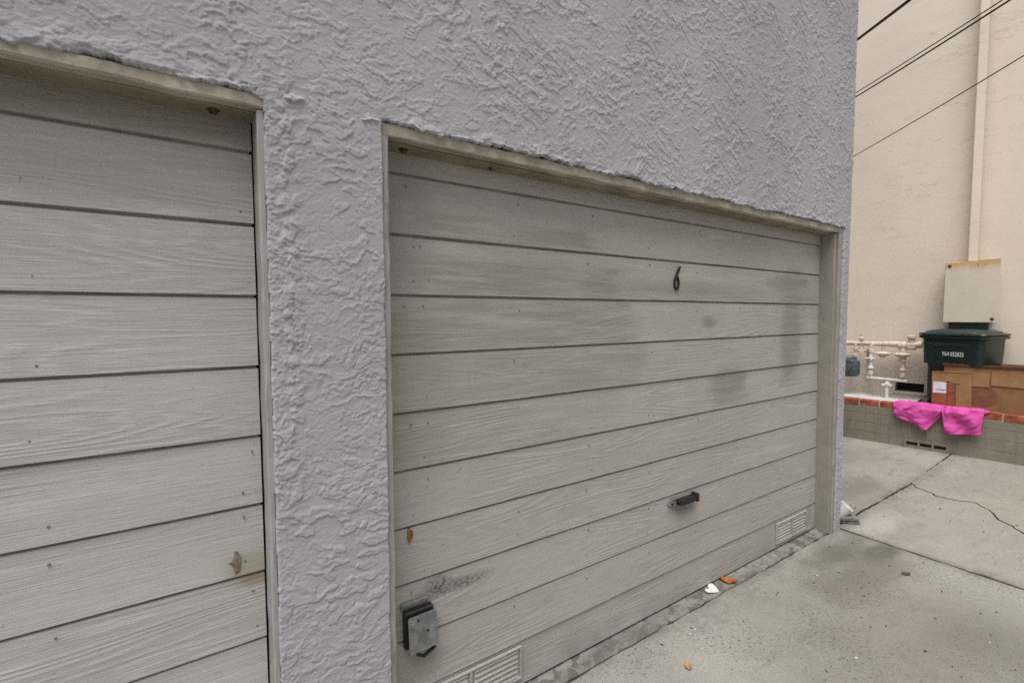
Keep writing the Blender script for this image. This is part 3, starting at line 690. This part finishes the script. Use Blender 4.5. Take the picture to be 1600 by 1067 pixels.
for (z_, ws, wn, off) in ((.752, .08, .05, 0), (.765, .125, .075, 0), (.80, .135, .085, 0), (.93, .135, .085, 0), (.965, .125, .08, 0), (.98, .10, .06, 0), (1.015, .095, .055, 0), (1.03, .07, .04, 0)):
    rings.append([P3(-1.075+ws*math.copysign(abs(math.cos(q_))**.6, math.cos(q_)), .40+wn*math.copysign(abs(math.sin(q_))**.6, math.sin(q_)), z_) for q_ in [2*math.pi*k/20 for k in range(20)]])
m.loft(rings); mb_ = m.build('meter_body', METER, gm, smooth=True, world=True)
m = MB(); m.box(-.06, .06, -.012, .012, -.03, .03, .006); m.v = [tuple(P3(-1.09, .32, .99)+Rm @ Vector(p)) for p in m.v]; m.build('meter_dial', STEEL, gm, world=True)
for s_ in (-1.14, -1.0): glathe('meter_union', PIPEW if s_ < -1.05 else PIPEB, (s_, .42, 1.02), [(.03, 0), (.03, .03), (.018, .035), (.018, .09), (.026, .092), (.026, .12), (.016, .125), (.016, .17)])
glathe('meter_face', METER, (-1.075, .312, .87), [(.0, -.012), (.05, -.012), (.055, 0), (.055, .01)], 'Y', 18)

# electrical cabinet --------------------------------------
cb = empty('electrical_cabinet', W(.062, WN-.045, 1.49), RZ+R(10), 'cream metal wall cabinet with rust stained top edge and conduit', 'cabinet')
MB().box(-.222, .218, -.190, -.002, .012, .700, .006).build('cabinet_body', CABINET, cb)
m = MB(); m.add([(-.232, -.208, 0), (.226, -.208, 0), (.226, -.192, 0), (-.232, -.192, 0), (-.229, -.208, .688), (.226, -.208, .716), (.226, -.192, .716), (-.229, -.192, .688)], [(0, 1, 2, 3), (4, 7, 6, 5), (0, 4, 5, 1), (1, 5, 6, 2), (2, 6, 7, 3), (3, 7, 4, 0)])
m.build('cabinet_cover', CABINET, cb)
for (x, z) in ((-.195, .655), (.178, .038)):
    MB().lathe((x, -.208, z), [(.016, 0), (.016, -.006), (.008, -.010)], 'Y', 10).build('latch', BLACKM, cb)
MB().box(-.035, .045, -.12, -.002, .705, 7.9, .006).build('conduit', BEIGE, cb)
MB().box(-.17, .17, -.06, -.002, -.30, .008).build('cabinet_skirt', METER, cb)

# overhead cables ------------------------------------------
def ray(px, py): return F+(px-800)/739.475*Rr-(py-533.5)/739.475*Uu
nv = Matrix.Rotation(RZ, 3, 'Z') @ Vector((0, 1, 0))
def onn(px, py, n_):
    d = ray(px, py); c_ = Vector((0, 0, CAMZ)); t = (O.dot(nv)+n_-c_.dot(nv))/d.dot(nv); return c_+d*t
for (x0, y0, x1, y1, r_, lb) in ((1338, 62, 1418, 0, .016, 'thick black overhead cable, uppermost of four against the beige wall'), (1337, 144, 1563, 0, .005, 'thin black cable running just above a slightly thicker one'),
                             (1336, 151, 1575, 0, .0075, 'black cable running close beneath a thinner one'), (1334, 243, 1600, 85, .0045, 'thin dark wire hanging alone, lowest of the overhead lines')):
    sl_ = (y1-y0)/(x1-x0); A = onn(1290, y0+sl_*(1290-x0), WN-.01); B = onn(1760, y0+sl_*(1760-x0), -2.4)
    pts = [A.lerp(B, t/12)+Vector((0, 0, -.05*math.sin(math.pi*t/12)*.4)) for t in range(13)]
    e_ = empty('overhead_cable', A, 0, lb, 'cable', 'overhead cables crossing the beige wall')
    MB().tube(pts, r_, 8).build('strand', CABLE, e_, smooth=True, world=True)
    m = MB(); m.lathe(A, [(.02, -.02), (.03, 0), (.02, .02)]); m.build('anchor', BLACKM, e_, world=True)

# trash cart -------------------------------------------------
BR = RZ-R(17)
tc = empty('trash_cart', W(.055, .385, .30), BR, 'dark green wheeled trash cart with lid closed and white lettering', 'trash cart')
def rrect(w_, d_, z_, cy=0.0, r_=.05, n=5):
    pts = []
    for (sx, sy, q0) in ((1, 1, 0), (-1, 1, 90), (-1, -1, 180), (1, -1, 270)):
        for k in range(n):
            q_ = R(q0+90*k/(n-1)); pts.append(Vector((sx*(w_/2-r_)+r_*math.cos(q_), cy+sy*(d_/2-r_)+r_*math.sin(q_), z_)))
    return pts
m = MB(); m.loft([rrect(.56, .34, .03, .05), rrect(.57, .35, .10, .05), rrect(.59, .36, .66, .05), rrect(.59, .37, .70, .04), rrect(.552, .50, .705, -.02, .06), rrect(.575, .52, .98, -.02, .06), rrect(.585, .52, 1.02, -.02, .06)]); m.build('body', BIN, tc, smooth=True)
m = MB(); m.loft([rrect(.605, .545, 1.000, -.02, .06), rrect(.645, .565, 1.006, -.02, .07), rrect(.645, .565, 1.036, -.02, .07), rrect(.60, .54, 1.038, -.02, .06)]); m.build('rim', BIN, tc, smooth=True)
m = MB(); m.loft([rrect(.64, .57, 1.041, -.02, .07), rrect(.66, .585, 1.048, -.02, .08), rrect(.65, .575, 1.062, -.02, .08), rrect(.57, .50, 1.070, -.02, .08), rrect(.55, .48, 1.088, -.02, .1), rrect(.46, .40, 1.104, -.02, .1), rrect(.2, .18, 1.110, -.02, .06)]); m.build('lid', BINLID, tc, smooth=True)
m = MB(); m.box(-.16, .16, -.288, -.2745, .905, .945, .006); m.build('grip', BIN, tc)
m = MB(); m.tube([(-.2, .25, 1.0), (-.2, .29, 1.03), (.2, .29, 1.03), (.2, .25, 1.0)], .014, 8); m.build('handle', BIN, tc, smooth=True)
for sx in (-1, 1):
    wl = MB(); wl.lathe((sx*.245, .19, .105), [(.03, -.025), (.10, -.025), (.105, -.015), (.105, .015), (.10, .025), (.03, .025)], 'X', 18); wl.build('wheel', BLACKM, tc, smooth=True)
me = text_mesh('Y64 052025', .068); me.transform(Matrix.Translation((.02, -.2785, .825)) @ Matrix.Rotation(R(90), 4, 'X') @ Matrix.Scale(.60, 4, (1, 0, 0))); me.materials.append(WHITE)
o = bpy.data.objects.new('lettering', me); col.objects.link(o); o.parent = tc
me = text_mesh('ZH', .07); me.transform(Matrix.Translation((-.2845, -.10, .92)) @ Matrix.Rotation(R(-90), 4, 'Z') @ Matrix.Rotation(R(90), 4, 'X') @ Matrix.Rotation(R(90), 4, 'Z')); me.materials.append(WHITE)
o = bpy.data.objects.new('lettering', me); col.objects.link(o); o.parent = tc

# cardboard boxes -------------------------------------------
sb = empty('cardboard_box', W(0, .03, .522), RZ-R(3), 'small brown flattened box with white label leaning on the green cart', 'box')
lean = .04
def leanbox(m, x0, x1, y0, y1, z0, z1, k=lean, ch=0.0):
    i0 = len(m.v); m.box(x0, x1, y0, y1, z0, z1, ch); m.v[i0:] = [(x, y+k*z, z) for x, y, z in m.v[i0:]]
m = MB(); leanbox(m, -.172, .160, 0, .055, 0, .402, ch=.004); m.v = [(x+.05*(.4-z)*.6, y, z+.012*(x/.3)) for x, y, z in m.v]; m.build('carton', CARDD, sb)
def onbox(x0, x1, z0, z1, t, name, mat):
    m = MB(); leanbox(m, x0, x1, -t, -.0006, z0, z1); m.v = [(x+.05*(.4-z)*.6, y, z+.012*(x/.3)) for x, y, z in m.v]; m.build(name, mat, sb)
onbox(-.158, -.045, .165, .290, .0016, 'label', LABEL); onbox(-.132, -.047, .196, .207, .0024, 'label_print', INKB)
onbox(-.171, .030, .002, .160, .0012, 'printed_band', CARDR); onbox(-.040, .030, .161, .288, .0011, 'printed_band', CARDR)
for (x0, x1, z0, z1) in ((-.040, -.034, .0, .30), (.028, .034, .0, .27), (-.034, .028, .172, .177), (-.06, -.01, .292, .300), (.02, .07, .272, .280), (-.034, .028, .02, .026)):
    onbox(x0, x1, z0, z1, .0021, 'print_line', INK)
m = MB(); leanbox(m, -.172, .160, -.004, .058, .403, .408); m.v = [(x+.05*(.4-z)*.6, y, z+.012*(x/.3)) for x, y, z in m.v]; m.build('flap', CARD, sb)
lb_ = empty('cardboard_box', W(.45, .10, .522), RZ+R(1), 'large open brown carton resting on the brick cap beside the small labelled box', 'box')
m = MB(); m.box(-.52, .62, .0, .006, .0, .475); m.build('front_panel', CARD, lb_)
m = MB(); m.box(-.515, .615, .34, .346, -.10, .50); m.build('back_panel', CARD, lb_)
for x in (-.52, .614): MB().box(x, x+.006, .007, .339, -.05, .48).build('side_panel', CARD, lb_)
m = MB(); m.add([(-.136, -.012, .285), (.62, -.012, .275), (.62, -.002, .47), (-.136, -.002, .47), (-.136, -.008, .285), (.62, -.008, .275), (.62, .0, .47), (-.136, .0, .47)], [(0, 1, 2, 3), (7, 6, 5, 4), (0, 4, 5, 1), (1, 5, 6, 2), (2, 6, 7, 3), (3, 7, 4, 0)]); m.build('flap', CARDD, lb_)
m = MB(); m.add([(-.42, -.006, .262), (-.15, -.009, .262), (-.15, -.002, .46), (-.42, -.002, .46), (-.42, -.003, .262), (-.15, -.006, .262), (-.15, .0, .46), (-.42, .0, .46)], [(0, 1, 2, 3), (7, 6, 5, 4), (0, 4, 5, 1), (1, 5, 6, 2), (2, 6, 7, 3), (3, 7, 4, 0)]); m.build('flap', CARDD, lb_)
m = MB(); m.box(-.53, .62, -.016, .05, .476, .500); m.build('opening_shade', INK, lb_)  # dark strip standing in for the shadow inside the open carton
m = MB(); m.lathe((-.19, 0, .155), [(.118, -.0015), (.118, .0)], 'Y', 28); m.v = [(x*1.05, y, z) for x, y, z in m.v]; m.build('round_mark', CARDM, lb_)

# pink shorts over the wall ---------------------------------
sh = empty('shorts', W(-.1, -.01, .52), RZ, 'bright pink shorts draped over the brick planter wall', 'shorts')
ks = [-.49, -.44, -.36, -.28, -.21, -.17, -.12, -.07, -.052, -.045, -.034, -.02, .1, .2, .262, .276]
kz = [.415, .375, .335, .29, .258, .262, .325, .41, .455, .455, .37, .245, .258, .27, .276, .285]
nu, nv_ = 130, 60
def cloth(u, v):
    s_ = -.49+.766*u; zb = float(np.interp(s_, ks, kz))
    top0 = .10 if s_ > -.37 else .10*max(0, (s_+.49)/.12)             # how far back it lies on the cap
    Ltop = top0; Lf = max(.02, .532-zb); tot = Ltop+Lf; d = v*tot
    fo = .026*math.sin(s_*34+2.2*math.sin(v*4+s_*5)+2)*(.35+.65*v)+.008*math.sin(s_*47+v*7)+.014*float(FO[int(u*(nu-1)), int(v*(nv_-1))])
    leg = -.2 if s_ < -.055 else .12
    bel = .034*math.sqrt(max(0, 1-((s_-leg)/(.30 if s_ < -.055 else .20))**2))*min(1, d/.1)
    if d < Ltop: n_, z_ = -.008+(Ltop-d)-.002, .536+.4*abs(fo)+.004
    else:
        t = d-Ltop; n_, z_ = -.026-bel-.9*(max(fo, -.03)+.028)*min(1, t/.04), .530-t+(.006 if t < .01 else 0)
    return (s_+.012*math.sin(v*7+s_*20)*v, n_, z_)
uu, vv = np.meshgrid(np.linspace(0, 1, nu), np.linspace(0, 1, nv_), indexing='ij')
FO = fbm(uu*7+vv*3, vv*2.4-uu*2, 121, 3, .45)*1.8
pts = [cloth(i/(nu-1), j/(nv_-1)) for i in range(nu) for j in range(nv_)]
fs = [(i*nv_+j, i*nv_+j+1, (i+1)*nv_+j+1, (i+1)*nv_+j) for i in range(nu-1) for j in range(nv_-1)]
m = MB(); Rm = Matrix.Rotation(RZ, 3, 'Z'); m.add([O+Rm @ Vector(p) for p in pts], fs)
oc = m.build('cloth', PINK, sh, smooth=True, world=True)
md = oc.modifiers.new('thickness', 'SOLIDIFY'); md.thickness = .003; md.offset = 1
m = MB(); m.tube([W(-.02+.295*t/12, -.045-.012*math.sin(t*1.1), .262+.034*t/12) for t in range(13)], .0035, 6); m.build('hem', PINK, sh, smooth=True, world=True)
m = MB(); m.add([W(.262, -.03, .53), W(.345, -.002, .534), W(.29, .05, .537), W(.262, .03, .54), W(.27, -.028, .50)], [(0, 1, 2, 3), (0, 4, 1)]); m.build('drawcord_flap', PINK, sh, world=True)

# drain pipe on offcuts at the corner ------------------------
dp = empty('drain_pipe', (4.06, 1.63, .055), 0, 'short white plastic drain pipe with dark mouth at the stucco corner', 'pipe')
c0, c1 = Vector((4.055, 1.60, .005)), Vector((4.10, 1.505, .125)); ax = (c1-c0).normalized()
m = MB(); m.tube([c0, c1, c1+ax*.001, c1-ax*.02], [.048, .048, .041, .041], 20, False); m.build('pipe', PVC, dp, smooth=True, world=True, fix=False)
m = MB(); m.tube([c1-ax*.018, c1-ax*.022], .0408, 20); m.build('mouth', DARK, dp, world=True)
for (z0, dx, a_) in ((.003, 0, .1), (.030, -.02, .22)):
    bd = empty('offcut', (4.09+dx, 1.53, 0), a_-.95, 'grey weathered wood offcut lying flat, %s of two under a white pipe' % ('lower' if z0 < .02 else 'upper'), 'wood offcut', 'offcuts at the stucco corner')
    MB().box(-.16, .10, -.05, .05, z0, z0+.024, .003).build('plank', GREYWOOD, bd)

# litter -----------------------------------------------------
def scrap(name, x, y, pts, mat, rz, label, cat, curl=.006, z=0.0):
    m = MB(); n = len(pts); vs_ = [(px, py, .003+curl*abs(px)/.05) for px, py in pts]+[(0, 0, .0035)]; vs2 = [(a_, b_, c_+.002) for a_, b_, c_ in vs_]
    m.add(vs_+vs2, [(k, n, (k+1) % n) for k in range(n)]+[(n+1+k, n+1+(k+1) % n, 2*n+1) for k in range(n)]+[(k, (k+1) % n, (k+1) % n+n+1, k+n+1) for k in range(n)])
    o = m.build(name, mat); o.location = (x, y, z); o.rotation_euler = (0, 0, rz); return tag(o, label, cat)
heart = [(.0, -.030), (.026, -.008), (.040, .016), (.030, .032), (.012, .030), (.0, .018), (-.012, .030), (-.030, .032), (-.040, .016), (-.026, -.008)]
scrap('petal', 2.432, 1.545, [(x*1.35, y*1.1) for x, y in heart], PETAL, R(20), 'white heart shaped petal lying on the door threshold', 'petal', z=.001)
leaf = [(-.050, 0), (-.025, .014), (.01, .018), (.04, .009), (.055, 0), (.04, -.008), (.01, -.016), (-.025, -.013)]
scrap('leaf', 2.585, 1.550, [(x, y*1.7) for x, y in leaf], LEAFO, R(-62), 'curled orange leaf on the threshold next to white petal', 'leaf', .02, z=.001)
scrap('leaf', 1.80, 1.255, [(x*.45, y*1.0) for x, y in leaf], LEAFT, R(40), 'small tan crumpled leaf alone on the worn concrete', 'leaf', .012)
scrap('leaf', 3.56, .985, [(x*.55, y*1.1) for x, y in leaf], LITTER, R(-30), 'dark brown leaf on concrete near the long joint', 'leaf', .006)
rr = random.Random(9); mD, mW = MB(), MB()
for k in range(150):
    if k < 110: x, y = rr.uniform(1.4, 4.0), rr.uniform(-.2, 1.45)
    else: x, y = rr.uniform(3.95, 6.6), rr.uniform(.2, 2.6)
    r_ = rr.uniform(.003, .009)*(1.3 if k > 110 else 1); a0 = rr.uniform(0, 6.28); el = rr.uniform(.3, .9)
    pts = []
    for q_ in range(6):
        t = q_*math.pi/3; px, py = r_*math.cos(t)*rr.uniform(.7, 1.2), r_*el*math.sin(t)*rr.uniform(.7, 1.2); pts.append((x+px*math.cos(a0)-py*math.sin(a0), y+px*math.sin(a0)+py*math.cos(a0)))
    (mW if k % 6 == 0 else mD).slab(pts, .0012 if x < 3.92 else .0072, (.0012 if x < 3.92 else .0072)+rr.uniform(.001, .003))
tag(mD.build('leaf_litter', LITTER), 'tiny dark crumbs and leaf bits scattered over the concrete', 'litter', kind='stuff')
tag(mW.build('paper_litter', LITTERW), 'tiny pale crumbs scattered over the concrete', 'litter', kind='stuff')
